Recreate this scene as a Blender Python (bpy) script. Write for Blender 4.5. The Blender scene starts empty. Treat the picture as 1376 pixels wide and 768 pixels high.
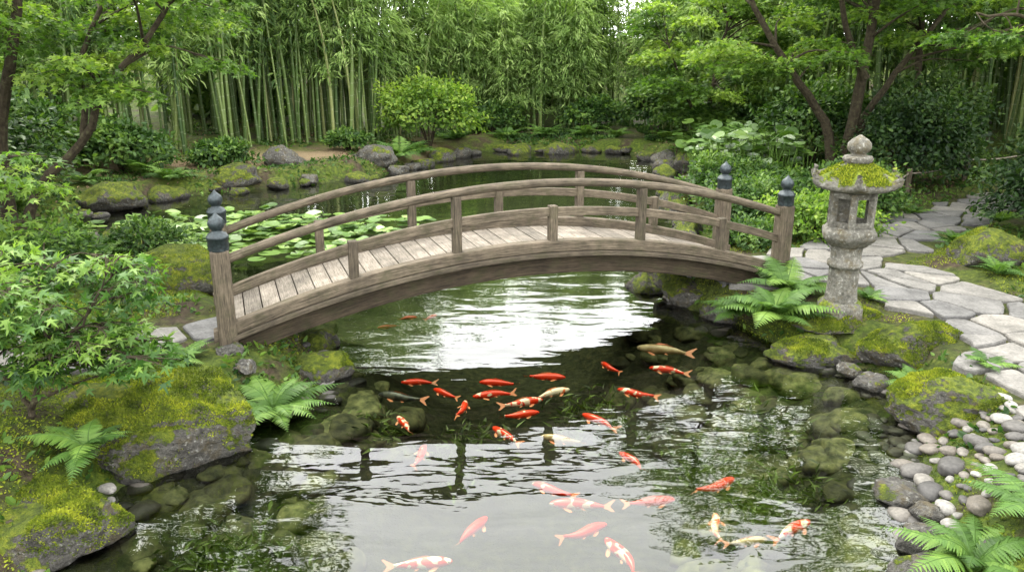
import bpy, bmesh, math, random
import numpy as np
from mathutils import Vector
random.seed(7); R=np.random.default_rng(11)
sc=bpy.context.scene
# ------------------------------------------------------------------ helpers
def nd(nt,t,ins=None,**props):
    n=nt.nodes.new(t)
    for k,v in props.items(): setattr(n,k,v)
    for k,v in (ins or {}).items():
        if isinstance(v,bpy.types.NodeSocket): nt.links.new(v,n.inputs[k])
        else: n.inputs[k].default_value=v
    return n
def c4(c): return (c[0],c[1],c[2],1.0)
def mixc(nt,f,a,b,bt='MIX'):
    n=nt.nodes.new('ShaderNodeMix'); n.data_type='RGBA'; n.blend_type=bt
    for i,v in ((0,f),(6,a),(7,b)):
        if isinstance(v,bpy.types.NodeSocket): nt.links.new(v,n.inputs[i])
        else: n.inputs[i].default_value=(v if i==0 else c4(v))
    return n.outputs[2]
def ramp(nt,f,stops):
    n=nt.nodes.new('ShaderNodeValToRGB'); cr=n.color_ramp
    while len(cr.elements)<len(stops): cr.elements.new(0.5)
    for e,(p,c) in zip(cr.elements,stops):
        e.position=p; e.color=c4(c) if not isinstance(c,(int,float)) else (c,c,c,1)
    nt.links.new(f,n.inputs[0]); return n.outputs[0]
def noi(nt,vec,scale,detail=3,rough=.55,dist=0):
    return nd(nt,'ShaderNodeTexNoise',{'Vector':vec,'Scale':scale,'Detail':detail,'Roughness':rough,'Distortion':dist}).outputs[0]
def mth(nt,op,a,b=0.0,clamp=False):
    n=nd(nt,'ShaderNodeMath',{0:a,1:b},operation=op); n.use_clamp=clamp; return n.outputs[0]
def newmat(name):
    m=bpy.data.materials.new(name); m.use_nodes=True; nt=m.node_tree; nt.nodes.clear()
    out=nt.nodes.new('ShaderNodeOutputMaterial'); return m,nt,out
def bump(nt,h,strength,dist):
    return nd(nt,'ShaderNodeBump',{'Height':h,'Strength':strength,'Distance':dist}).outputs[0]
def princ(nt,out,col,rough=.6,spec=.3,normal=None,metal=0):
    p=nd(nt,'ShaderNodeBsdfPrincipled',{'Base Color':col if isinstance(col,bpy.types.NodeSocket) else c4(col),'Roughness':rough,'Specular IOR Level':spec,'Metallic':metal})
    if normal is not None: nt.links.new(normal,p.inputs['Normal'])
    nt.links.new(p.outputs[0],out.inputs[0]); return p
def leafmat(name,stops,trans=.4,rough=.5):
    m,nt,out=newmat(name)
    a=nd(nt,'ShaderNodeAttribute',attribute_name='rnd').outputs['Fac']
    col=ramp(nt,a,stops)
    p=nd(nt,'ShaderNodeBsdfPrincipled',{'Base Color':col,'Roughness':rough,'Specular IOR Level':.25})
    t=nd(nt,'ShaderNodeBsdfTranslucent',{'Color':mixc(nt,1.0,col,(1.2,1.35,.6),'MULTIPLY')})
    mx=nd(nt,'ShaderNodeMixShader',{0:trans,1:p.outputs[0],2:t.outputs[0]})
    nt.links.new(mx.outputs[0],out.inputs[0]); return m
def vnoise(P,seed=0):
    P=np.asarray(P,float); i=np.floor(P).astype(np.int64); f=P-i; f=f*f*(3-2*f); o=0
    for dx in (0,1):
        for dy in (0,1):
            for dz in (0,1):
                h=((i[...,0]+dx)*374761393+(i[...,1]+dy)*668265263+(i[...,2]+dz)*1274126177+seed*982451653)&0xffffffff
                h=((h^(h>>13))*1103515245)&0xffffffff; h=(h^(h>>16))&0xffff
                w=(f[...,0] if dx else 1-f[...,0])*(f[...,1] if dy else 1-f[...,1])*(f[...,2] if dz else 1-f[...,2])
                o=o+w*(h/32767.5-1)
    return o
def sst(x): x=np.clip(x,0,1); return x*x*(3-2*x)
def nrm(a): return a/np.maximum(np.linalg.norm(a,axis=-1,keepdims=True),1e-9)

class MB:
    def __init__(s): s.v=[];s.g=[];s.f=[];s.n=0
    def add(s,v,f,mat=0,rnd=.5,g=None):
        v=np.asarray(v,float).reshape(-1,3); f=np.asarray(f,np.int64)
        if f.ndim==1: f=f[None]
        r=np.broadcast_to(np.asarray(rnd,float),(len(f),))
        s.v.append(v); s.g.append(v if g is None else np.asarray(g,float)); s.f.append((f+s.n,mat,r)); s.n+=len(v)
    def inst(s,T,F,pos,X,Y,Z,sc_,mat=0,rnd=None):
        T=np.asarray(T,float); F=np.asarray(F,np.int64); n=len(pos); k=len(T)
        sc_=np.broadcast_to(np.asarray(sc_,float),(n,))[:,None,None]
        V=pos[:,None]+sc_*(T[None,:,0:1]*X[:,None]+T[None,:,1:2]*Y[:,None]+T[None,:,2:3]*Z[:,None])
        FF=(F[None]+np.arange(n)[:,None,None]*k).reshape(-1,F.shape[1])
        r=np.repeat(rnd if rnd is not None else np.full(n,.5),len(F))
        s.add(V.reshape(-1,3),FF,mat,r)
    def build(s,name,mats,smooth=False,parent=None,bevel=0):
        me=bpy.data.meshes.new(name)
        V=np.concatenate(s.v).astype(np.float32); G=np.concatenate(s.g).astype(np.float32)
        li=np.concatenate([f.ravel() for f,_,_ in s.f]).astype(np.int32)
        tot=np.concatenate([np.full(len(f),f.shape[1]) for f,_,_ in s.f]).astype(np.int32)
        mi=np.concatenate([np.full(len(f),m) for f,m,_ in s.f]).astype(np.int32)
        rn=np.concatenate([r for _,_,r in s.f]).astype(np.float32)
        me.vertices.add(len(V)); me.vertices.foreach_set('co',V.ravel())
        me.loops.add(len(li)); me.loops.foreach_set('vertex_index',li)
        me.polygons.add(len(tot)); me.polygons.foreach_set('loop_start',np.concatenate([[0],np.cumsum(tot)[:-1]]).astype(np.int32))
        me.polygons.foreach_set('material_index',mi)
        me.polygons.foreach_set('use_smooth',np.full(len(tot),bool(smooth)))
        for m in mats: me.materials.append(m)
        me.update(calc_edges=True)
        a=me.attributes.new('rnd','FLOAT','FACE'); a.data.foreach_set('value',rn)
        a=me.attributes.new('g','FLOAT_VECTOR','POINT'); a.data.foreach_set('vector',G.ravel())
        ob=bpy.data.objects.new(name,me); sc.collection.objects.link(ob)
        if parent: ob.parent=parent
        if bevel:
            b=ob.modifiers.new('bevel','BEVEL'); b.width=bevel; b.segments=2; b.limit_method='ANGLE'; b.angle_limit=.6
        return ob
def empty(name,loc=(0,0,0),rz=0):
    e=bpy.data.objects.new(name,None); e.location=loc; e.rotation_euler=(0,0,rz); e.empty_display_size=.2
    sc.collection.objects.link(e); return e
def tube(mb,pts,rad,sides=6,mat=0,rnd=.5,cap=True):
    P=np.asarray(pts,float); n=len(P); rad=np.broadcast_to(np.asarray(rad,float),(n,))
    T=nrm(np.gradient(P,axis=0)); ref=np.array([0.,0,1]) if abs(T[:,2]).mean()<.8 else np.array([1.,0,0])
    A=nrm(np.cross(T,ref)); B=np.cross(T,A)
    th=np.arange(sides)*2*np.pi/sides
    V=P[:,None]+rad[:,None,None]*(np.cos(th)[None,:,None]*A[:,None]+np.sin(th)[None,:,None]*B[:,None])
    L=np.concatenate([[0],np.cumsum(np.linalg.norm(np.diff(P,axis=0),axis=1))])
    g=np.stack([np.repeat(L,sides),np.tile(np.cos(th),n)*np.repeat(rad,sides),np.tile(np.sin(th),n)*np.repeat(rad,sides)],1)
    i=np.arange(n-1)[:,None]*sides; j=np.arange(sides)[None]; j2=(j+1)%sides
    F=np.stack([i+j,i+j2,i+sides+j2,i+sides+j],-1).reshape(-1,4)
    mb.add(V.reshape(-1,3),F,mat,rnd,g)
    if cap:
        mb.add(V[0],np.arange(sides)[::-1],mat,rnd,g[:sides]); mb.add(V[-1],np.arange(sides),mat,rnd,g[-sides:])
def box(mb,c,s,mat=0,rnd=.5):
    x,y,z=[k/2 for k in s]
    L=np.array([[-x,-y,-z],[x,-y,-z],[x,y,-z],[-x,y,-z],[-x,-y,z],[x,-y,z],[x,y,z],[-x,y,z]])
    o=np.argsort(-np.array(s)); g=L[:,o]
    mb.add(L+np.array(c),[[0,3,2,1],[4,5,6,7],[0,1,5,4],[1,2,6,5],[2,3,7,6],[3,0,4,7]],mat,rnd,g)
def smoothpts(ctrl,n=12):
    C=np.asarray(ctrl,float); C=np.vstack([2*C[0]-C[1],C,2*C[-1]-C[-2]]); out=[]
    m=len(C)-3
    for t in np.linspace(0,m-1e-6,n):
        k=int(t); u=t-k; a,b,c,d=C[k:k+4]
        out.append(.5*((2*b)+(-a+c)*u+(2*a-5*b+4*c-d)*u*u+(-a+3*b-3*c+d)*u**3))
    return np.array(out)
def frames(d,n):
    X=nrm(d); Z=n-(n*X).sum(-1,keepdims=True)*X; Z=nrm(Z); return X,np.cross(Z,X),Z
BLADE=np.array([[0,0,0],[.35,.085,.02],[1,0,-.12],[.35,-.085,.02]]); F4=[[0,1,2,3]]
OVAL=np.array([[0,0,0],[.3,.26,.04],[.7,.22,.0],[1,0,-.1],[.7,-.22,.0],[.3,-.26,.04]]); F6=[[0,1,2,3],[0,3,4,5]]
# serrated fern pinna
_t=[(.0,.02)]
for k in range(7):
    x=.06+k*.125; w=.155*(1-.80*(k/6.5)**1.3); _t+=[(x+.045,w),(x+.10,w*.42)]
_t+=[(1.0,0)]
PINNA=np.array([(x,y,-.20*x*x) for x,y in _t]+[(x,-y,-.20*x*x) for x,y in _t[-2::-1]]); FPIN=[list(range(len(PINNA)))[::-1]]
def maple_t():
    lob=[(-125,.55),(-65,.85),(0,1.05),(65,.85),(125,.55)]
    o=[]
    for k,(a,r) in enumerate(lob):
        for da,rr in ((-13,.55),(0,1),(13,.55)):
            t=math.radians(a+da); q=r*rr; o.append((q*math.cos(t)+.25,q*math.sin(t),-.16*q*q))
        if k<4:
            t=math.radians((a+lob[k+1][0])/2); o.append((.26*math.cos(t)+.25,.26*math.sin(t),0))
    return np.array([(0,0,0)]+o)*.55
MAP=maple_t(); FMAP=[list(range(len(MAP)))]
MAPS=np.array([[0,0,0],[.05,-.5,-.08],[.35,-.2,0],[.8,-.55,-.1],[.6,-.12,0],[1.1,0,-.14],[.6,.12,0],[.8,.55,-.1],[.35,.2,0],[.05,.5,-.08]])*.75; FMAPS=[list(range(10))]

# ------------------------------------------------------------------ pond & terrain
POND=np.array([(-2.5,3.2),(-2.62,4.1),(-2.75,4.66),(-2.75,5.1),(-2.2,5.7),(-1.75,6.35),(-1.55,6.95),(-2.0,7.6),(-2.6,8.3),(-3.2,9.2),(-3.6,10.3),(-4.6,11.0),(-5.8,11.7),(-7.3,12.6),(-8.0,13.8),(-7.6,15.0),(-6.7,16.5),(-4.4,17.6),(-2.85,19.2),(-2.0,21.7),(-1.3,23.2),(.26,23.7),(3.5,23.3),(4.0,21.1),(3.95,17.6),(3.2,15.6),(3.2,14),(2.75,12.3),(2.5,11),(1.7,10.1),(1.75,9.3),(2.31,8.6),(2.5,8.0),(2.7,7.5),(3.2,7.2),(3.45,6.7),(3.15,5.85),(2.8,5.13),(2.55,4.57),(2.35,4.0),(2.2,3),(1.6,1.6),(0,.9),(-1.8,1.4)])
def chaikin(P,k):
    for _ in range(k):
        Q=np.roll(P,-1,0); P=np.stack([.75*P+.25*Q,.25*P+.75*Q],1).reshape(-1,2)
    return P
PC=chaikin(POND,2)
def segdist(P,A,B):
    d=np.full(len(P),1e9)
    for a,b in zip(A,B):
        ab=b-a; t=np.clip(((P-a)@ab)/max(ab@ab,1e-9),0,1); q=P-(a+t[:,None]*ab); d=np.minimum(d,(q*q).sum(1))
    return np.sqrt(d)
def ponddist(P):
    A=PC;B=np.roll(PC,-1,0); d=segdist(P,A,B); ins=np.zeros(len(P),bool)
    for a,b in zip(A,B):
        c=((a[1]>P[:,1])!=(b[1]>P[:,1])); 
        if b[1]!=a[1]:
            xi=(b[0]-a[0])*(P[:,1]-a[1])/(b[1]-a[1])+a[0]; ins^=(c&(P[:,0]<xi))
    return np.where(ins,-d,d)
PATHS=[(np.array([(2.95,9.55),(3.9,9.7),(4.5,9.2),(4.85,8.2),(4.8,7.0),(4.6,5.5),(4.3,3.5),(4.2,1)]),.72),
       (np.array([(4.0,9.8),(5.0,10.7),(6.3,12.0),(8.4,13.7),(12,15.6),(16,17)]),.62),
       (np.array([(-2.8,7.42),(-3.6,7.15),(-4.5,6.7),(-6,6.1),(-9,5.6)]),.5)]
def pathdist(P):
    d=np.full(len(P),1e9)
    for L,hw in PATHS: d=np.minimum(d,segdist(P,L[:-1],L[1:])-hw)
    return d
def H(P):
    P=np.asarray(P,float).reshape(-1,2); d=ponddist(P); P3=np.c_[P,np.zeros(len(P))]
    n=vnoise(P3*.9,1)*.6+vnoise(P3*2.3,2)*.3+vnoise(P3*6,3)*.12
    out=-.05+.39*sst(d/.75)+n*.09*sst(d/.6)+.05*np.clip(d-2,0,8)
    left=np.exp(-(((P[:,0]+4)/1.2)**2+((P[:,1]-5)/1.0)**2)); out+=.16*left
    r=np.hypot(P[:,0],P[:,1]-8); out+=2.6*sst((r-24)/8)  # berm added behind the grove to block light from the horizon
    ins=-.05-.75*sst(-d/1.5)+n*.08*sst(-d/.5)
    h=np.where(d>0,out,ins)
    w=1-sst(pathdist(P)/.35); w=np.where(d>.02,w,0)
    return h*(1-w)+.33*w
def H1(x,y): return float(H([[x,y]])[0])
def axis(lo,hi,st,far):
    mid=np.arange(lo,hi+1e-6,st); k=st*1.25**np.arange(1,40); e=np.cumsum(k); e=e[e<far]
    return np.concatenate([(lo-e)[::-1],mid,hi+e])
xs=axis(-9,9,.09,400); ys=axis(1,24,.1,400)
XX,YY=np.meshgrid(xs,ys); P2=np.c_[XX.ravel(),YY.ravel()]
Z=H(P2); V=np.c_[P2,Z]; nx=len(xs); ny=len(ys)
i=(np.arange(ny-1)[:,None]*nx+np.arange(nx-1)[None]); F=np.stack([i,i+1,i+nx+1,i+nx],-1).reshape(-1,4)
lit=1.2*np.exp(-((segdist(P2,np.array([(-9,17.6),(-6,19.4)]),np.array([(-6,19.4),(-2.6,22.2)])))/1.0)**2)+.4*np.exp(-((segdist(P2,np.array([(-2,25.2)]),np.array([(6,25.2)])))/.8)**2)
mb=MB(); mb.add(V,F,0,.5,np.c_[lit,np.exp(-np.clip(pathdist(P2),0,9)*3),np.zeros(len(P2))])
m,nt,out=newmat('ground_moss_soil')
geo=nd(nt,'ShaderNodeNewGeometry'); pos=geo.outputs['Position']
z=nd(nt,'ShaderNodeSeparateXYZ',{0:pos}).outputs[2]
g=nd(nt,'ShaderNodeAttribute',attribute_name='g').outputs['Vector']; gs=nd(nt,'ShaderNodeSeparateXYZ',{0:g})
n1=noi(nt,pos,1.7,5,.6); n2=noi(nt,pos,14,4,.6); n3=noi(nt,pos,70,3,.6)
moss=ramp(nt,n2,[(.3,(.014,.026,.004)),(.55,(.045,.068,.007)),(.75,(.095,.12,.012))])
soil=ramp(nt,n2,[(.3,(.016,.012,.007)),(.7,(.055,.042,.026))])
litter=ramp(nt,n3,[(.3,(.08,.056,.03)),(.5,(.19,.14,.08)),(.7,(.30,.23,.14))])
col=mixc(nt,ramp(nt,n1,[(.50,0.),(.62,1.)]),moss,soil)
col=mixc(nt,mth(nt,'MULTIPLY',gs.outputs[0],mth(nt,'ADD',n1,.4),True),col,litter)
col=mixc(nt,mth(nt,'MULTIPLY',gs.outputs[1],.4),col,soil)
bed=ramp(nt,n2,[(.3,(.008,.010,.004)),(.5,(.022,.026,.010)),(.75,(.055,.055,.022))])  # dark silt; its colour also stands in for light absorbed with depth
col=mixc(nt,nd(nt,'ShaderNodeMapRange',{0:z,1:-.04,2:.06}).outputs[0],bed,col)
h=mth(nt,'ADD',n2,mth(nt,'MULTIPLY',n3,.5))
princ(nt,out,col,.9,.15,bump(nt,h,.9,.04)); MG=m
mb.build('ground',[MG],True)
# water
m,nt,out=newmat('pond_water')
pos=nd(nt,'ShaderNodeNewGeometry').outputs['Position']
mp=nd(nt,'ShaderNodeMapping',{'Vector':pos,'Scale':(.6,1.4,1),'Rotation':(0,0,.2)}).outputs[0]
w=mth(nt,'ADD',noi(nt,mp,2.3,2,.42,.4),mth(nt,'MULTIPLY',noi(nt,mp,7,2,.5,.3),.12))
bn=bump(nt,w,1.0,.0105)
fr=nd(nt,'ShaderNodeFresnel',{'IOR':1.53,'Normal':bn}).outputs[0]
tr=nd(nt,'ShaderNodeBsdfTransparent',{'Color':(.86,.91,.78,1)})
gl=nd(nt,'ShaderNodeBsdfGlossy',{'Color':(1,1,1,1),'Roughness':.01,'Normal':bn})
nt.links.new(nd(nt,'ShaderNodeMixShader',{0:fr,1:tr.outputs[0],2:gl.outputs[0]}).outputs[0],out.inputs[0])
mb=MB(); mb.add([(-8.6,.5,0),(5,.5,0),(5,24.4,0),(-8.6,24.4,0)],[[0,1,2,3]]); mb.build('pond_water',[m])

# ------------------------------------------------------------------ materials
def rockmat(name,mossamt,base=((.03,.028,.024),(.09,.086,.075),(.17,.165,.145)),lantern=False):
    m,nt,out=newmat(name)
    geo=nd(nt,'ShaderNodeNewGeometry'); pos=geo.outputs['Position']; nz=nd(nt,'ShaderNodeSeparateXYZ',{0:geo.outputs['Normal']}).outputs[2]
    n1=noi(nt,pos,4,6,.65); n2=noi(nt,pos,30,5,.65); n3=noi(nt,pos,110,3,.6); n4=noi(nt,pos,9,4,.6)
    c=ramp(nt,mth(nt,'ADD',mth(nt,'MULTIPLY',n1,.5),mth(nt,'MULTIPLY',n2,.5)),[(.38,base[0]),(.52,base[1]),(.64,base[2])])
    c=mixc(nt,ramp(nt,n4,[(.5,0.),(.66,.75)]),c,(.075,.06,.03))
    c=mixc(nt,ramp(nt,n2,[(.60,0.),(.64,.55)]),c,(.27,.27,.24))
    mo=ramp(nt,mth(nt,'ADD',mth(nt,'MULTIPLY',n2,.5),mth(nt,'MULTIPLY',n4,.5)),[(.35,(.02,.033,.003)),(.5,(.08,.11,.007)),(.66,(.20,.22,.016))])
    f=mth(nt,'ADD',mth(nt,'MULTIPLY',nz,.55),mth(nt,'MULTIPLY',mth(nt,'SUBTRACT',n1,.5),2.9))
    f=mth(nt,'ADD',f,mossamt-.5)
    f=mth(nt,'ADD',f,mth(nt,'MULTIPLY',mth(nt,'SUBTRACT',n2,.5),1.2))
    f=ramp(nt,f,[(.28,0.),(.46,1.)])
    c=mixc(nt,f,c,mo)
    zz=nd(nt,'ShaderNodeSeparateXYZ',{0:pos}).outputs[2]
    if not lantern:
        wet=nd(nt,'ShaderNodeMapRange',{0:zz,1:-.02,2:.09,3:.3,4:1.0}).outputs[0]
        c=mixc(nt,1.0,c,nd(nt,'ShaderNodeCombineColor',{0:wet,1:wet,2:wet}).outputs[0],'MULTIPLY')
    hh=mth(nt,'ADD',mth(nt,'ADD',n2,mth(nt,'MULTIPLY',n4,1.2)),mth(nt,'MULTIPLY',n3,mth(nt,'ADD',.3,mth(nt,'MULTIPLY',f,.8))))
    princ(nt,out,c,.85,.25,bump(nt,hh,1.,.045 if not lantern else .014)); return m
LB=((.045,.043,.034),(.115,.11,.092),(.20,.19,.165))
M_MOSSR=rockmat('mossy_rock_mat',.64); M_ROCK=rockmat('grey_rock_mat',.18); M_LANT=rockmat('lantern_granite',-.02,LB,True)
M_LMOSS=rockmat('lantern_mossy_granite',.45,LB,True)
M_SLAB,nt,out=newmat('flagstone')
pos=nd(nt,'ShaderNodeNewGeometry').outputs['Position']; rn=nd(nt,'ShaderNodeAttribute',attribute_name='rnd').outputs['Fac']
n1=noi(nt,pos,4,6,.65); n2=noi(nt,pos,40,4,.6)
c=ramp(nt,mth(nt,'ADD',mth(nt,'MULTIPLY',n1,.6),mth(nt,'MULTIPLY',n2,.4)),[(.38,(.07,.069,.065)),(.62,(.165,.162,.153))])
c=mixc(nt,1.,c,ramp(nt,rn,[(0,(.7,.7,.72)),(1,(1.15,1.1,1.02))]),'MULTIPLY')
princ(nt,out,c,.8,.25,bump(nt,mth(nt,'ADD',n1,mth(nt,'MULTIPLY',n2,.5)),.8,.02))
def woodmat(name,lo,hi,green=.3):
    m,nt,out=newmat(name)
    g=nd(nt,'ShaderNodeAttribute',attribute_name='g').outputs['Vector']; rn=nd(nt,'ShaderNodeAttribute',attribute_name='rnd').outputs['Fac']
    off=nd(nt,'ShaderNodeCombineXYZ',{0:mth(nt,'MULTIPLY',rn,37.),1:mth(nt,'MULTIPLY',rn,11.),2:0.})
    v=nd(nt,'ShaderNodeVectorMath',{0:g,1:off.outputs[0]},operation='ADD').outputs[0]
    gr=noi(nt,nd(nt,'ShaderNodeMapping',{'Vector':v,'Scale':(2.0,42,42)}).outputs[0],1.6,5,.6,.5)
    fine=noi(nt,nd(nt,'ShaderNodeMapping',{'Vector':v,'Scale':(7,130,130)}).outputs[0],1.5,3,.6)
    pos=nd(nt,'ShaderNodeNewGeometry').outputs['Position']; big=noi(nt,pos,4,6,.7)
    c=ramp(nt,mth(nt,'ADD',mth(nt,'MULTIPLY',gr,.5),mth(nt,'MULTIPLY',fine,.5)),[(.36,lo),(.5,tuple((a+b)/2 for a,b in zip(lo,hi))),(.66,hi)])
    c=mixc(nt,1.,c,ramp(nt,big,[(.3,.55),(.65,1.2)]),'MULTIPLY')
    c=mixc(nt,1.,c,ramp(nt,rn,[(0,(.68,.67,.65)),(1,(1.2,1.17,1.12))]),'MULTIPLY')
    c=mixc(nt,mth(nt,'MULTIPLY',ramp(nt,noi(nt,pos,7,4,.65),[(.48,0.),(.68,1.)]),green),c,(.035,.037,.015))
    princ(nt,out,c,.8,.2,bump(nt,mth(nt,'ADD',gr,mth(nt,'MULTIPLY',fine,.6)),.9,.008)); return m
M_RAIL=woodmat('weathered_rail_wood',(.032,.026,.018),(.155,.128,.094),.5)
M_DECK=woodmat('weathered_deck_wood',(.09,.077,.062),(.25,.225,.19),.15)
M_GIRD=woodmat('dark_girder_wood',(.016,.012,.008),(.075,.058,.038),.5)
M_FIN,nt,out=newmat('patinated_bronze')
n=noi(nt,nd(nt,'ShaderNodeNewGeometry').outputs['Position'],40,4,.6)
princ(nt,out,ramp(nt,n,[(.35,(.010,.015,.017)),(.7,(.035,.048,.052))]),.45,.5,bump(nt,n,.3,.004),.4)
M_BARK,nt,out=newmat('maple_bark')
n=noi(nt,nd(nt,'ShaderNodeNewGeometry').outputs['Position'],18,5,.65)
princ(nt,out,ramp(nt,n,[(.3,(.012,.010,.006)),(.55,(.04,.032,.02)),(.75,(.07,.075,.035))]),.9,.15,bump(nt,n,.8,.02))
M_CULM,nt,out=newmat('bamboo_culm')
g=nd(nt,'ShaderNodeAttribute',attribute_name='g').outputs['Vector']; gx=nd(nt,'ShaderNodeSeparateXYZ',{0:g}).outputs[0]; rn=nd(nt,'ShaderNodeAttribute',attribute_name='rnd').outputs['Fac']
fr=mth(nt,'FRACT',mth(nt,'ADD',mth(nt,'MULTIPLY',gx,3.1),rn))
ring=ramp(nt,fr,[(0,1.),(.035,.9),(.08,0.),(.95,0.)])
c=ramp(nt,rn,[(0,(.024,.05,.012)),(.4,(.06,.10,.022)),(.75,(.12,.16,.045)),(1,(.21,.20,.085))])
princ(nt,out,mixc(nt,mth(nt,'MULTIPLY',ring,.5),c,(.26,.28,.19)),.5,.3)
L_BAM=leafmat('bamboo_leaf',[(0,(.065,.12,.032)),(.5,(.17,.26,.07)),(1,(.38,.48,.18))],.5)  # pale muted greens put distance haze into the leaf colour
L_BAMD=leafmat('bamboo_leaf_shade',[(0,(.016,.042,.012)),(.5,(.06,.112,.028)),(1,(.17,.25,.06))],.4)  # darker copy of the bamboo leaf, grove shade put into its colour
L_MAP=leafmat('maple_leaf',[(0,(.028,.068,.012)),(.5,(.10,.18,.026)),(1,(.27,.36,.06))],.5)
L_MAPN=leafmat('near_maple_leaf',[(0,(.016,.048,.010)),(.5,(.052,.12,.018)),(1,(.16,.25,.04))],.4)
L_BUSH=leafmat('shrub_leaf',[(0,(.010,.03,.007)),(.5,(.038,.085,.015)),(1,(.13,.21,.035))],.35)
L_DARK=leafmat('dark_shrub_leaf',[(0,(.006,.017,.006)),(.5,(.019,.046,.010)),(1,(.07,.12,.022))],.3)  # dark shrub green; deep shadow also put into this and other low stops
L_FERN=leafmat('fern_leaf',[(0,(.025,.06,.012)),(.5,(.065,.135,.022)),(1,(.15,.24,.042))],.35)
L_LILY=leafmat('lily_pad_leaf',[(0,(.03,.07,.012)),(.5,(.08,.15,.025)),(1,(.18,.27,.06))],.2,.35)
L_PINK=leafmat('red_maple_leaf',[(0,(.12,.05,.04)),(1,(.38,.2,.15))],.4)
L_LITT=leafmat('dry_leaf',[(0,(.05,.03,.015)),(1,(.2,.14,.08))],.1,.8)
L_MOSS=leafmat('moss_tuft',[(0,(.025,.042,.003)),(.5,(.095,.13,.008)),(1,(.24,.26,.02))],.3,.9)
L_WEED=leafmat('pond_weed_leaf',[(0,(.012,.022,.004)),(1,(.08,.12,.018))],.2)

# ------------------------------------------------------------------ rocks
_ico={}
def ico(k):
    if k not in _ico:
        bm=bmesh.new(); bmesh.ops.create_icosphere(bm,subdivisions=k,radius=1)
        _ico[k]=(np.array([v.co[:] for v in bm.verts]),np.array([[v.index for v in f.verts] for f in bm.faces])); bm.free()
    return _ico[k]
def rockverts(c,r,seed,k=4,rot=0,sharp=.74):
    V,F=ico(k); rs=np.random.default_rng(seed); P=V.copy()
    for _ in range(13):
        n=nrm(rs.normal(size=3)); d=rs.uniform(sharp-.12,sharp+.14); q=P@n-d; P=P-np.outer(np.where(q>0,q*.92,0),n)
    s=seed*3.1; P=P*(1+.14*vnoise(V*1.4+s,seed)+.09*vnoise(V*3.2+s,seed)+.05*vnoise(V*7+s,seed)+.026*vnoise(V*16+s,seed))[:,None]
    P=P*np.array(r)*1.2; ca,sa=math.cos(rot),math.sin(rot)
    P=np.c_[P[:,0]*ca-P[:,1]*sa,P[:,0]*sa+P[:,1]*ca,P[:,2]]
    return P+np.array(c),F
def rock(name,c,r,seed,mat,k=4,tufts=0,rot=0):
    V,F=rockverts(c,r,seed,k,rot); mb=MB(); mb.add(V,F); ob=mb.build(name,[mat],True)
    if tufts:
        A,B,C=V[F[:,0]],V[F[:,1]],V[F[:,2]]; n=np.cross(B-A,C-A); ar=np.linalg.norm(n,axis=1); n=nrm(n); cen=(A+B+C)/3
        w=ar*np.clip(n[:,2]+.25,0,1)*sst((vnoise(cen*4,seed+5)+.25)*3.5)*(cen[:,2]>.05)
        idx=R.choice(len(F),tufts,p=w/w.sum()); u=R.random((tufts,2)); u=np.where(u.sum(1,keepdims=True)>1,1-u,u)
        p=A[idx]+u[:,:1]*(B-A)[idx]+u[:,1:]*(C-A)[idx]
        d=nrm(n[idx]*.7+R.normal(size=(tufts,3))*.6+[0,0,.3]); X,Y,Z_=frames(d,nrm(R.normal(size=(tufts,3))))
        mm=MB(); mm.inst(BLADE*np.array([1,3,1]),F4,p-n[idx]*.004,X,Y,Z_,R.uniform(.010,.026,tufts),0,np.clip(.5+.6*vnoise(p*9,3)+R.normal(size=tufts)*.15,0,1))
        mm.build('moss',[L_MOSS],False,ob)
    return ob
rock('mossy_rock',(-2.76,5.68,.08),(.66,.56,.44),3,M_MOSSR,6,32000)
rock('mossy_rock',(-3.05,4.45,.02),(.46,.42,.32),8,M_MOSSR,6,17000)
rock('mossy_rock',(-1.78,7.0,.03),(.24,.22,.18),12,M_MOSSR,4,3000)
rock('mossy_rock',(-3.9,9.2,.38),(.44,.38,.30),14,M_MOSSR,4,3000)
rock('mossy_rock',(3.07,7.45,.0),(.44,.30,.16),17,M_MOSSR,5,6000)
rock('mossy_rock',(3.42,7.9,.22),(.38,.34,.15),21,M_MOSSR,5,8000)
rock('mossy_rock',(3.95,7.2,.16),(.48,.38,.25),23,M_MOSSR,5,12000)
rock('mossy_rock',(3.68,5.95,.12),(.46,.40,.28),26,M_MOSSR,6,16000)
rock('mossy_rock',(3.4,4.72,.1),(.34,.34,.22),28,M_MOSSR,5,9000)
rock('mossy_rock',(5.95,9.7,.5),(.48,.40,.29),31,M_MOSSR,4,5000)
rock('mossy_rock',(-7.7,15.0,.2),(.6,.45,.30),35,M_MOSSR,4)
rock('mossy_rock',(-6.2,17.5,.15),(.62,.42,.30),36,M_MOSSR,4)
rock('mossy_rock',(6.3,8.4,.45),(.36,.32,.22),38,M_MOSSR,4)
rock('mossy_rock',(4.3,19.4,.25),(.4,.4,.28),39,M_MOSSR,4)
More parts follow.
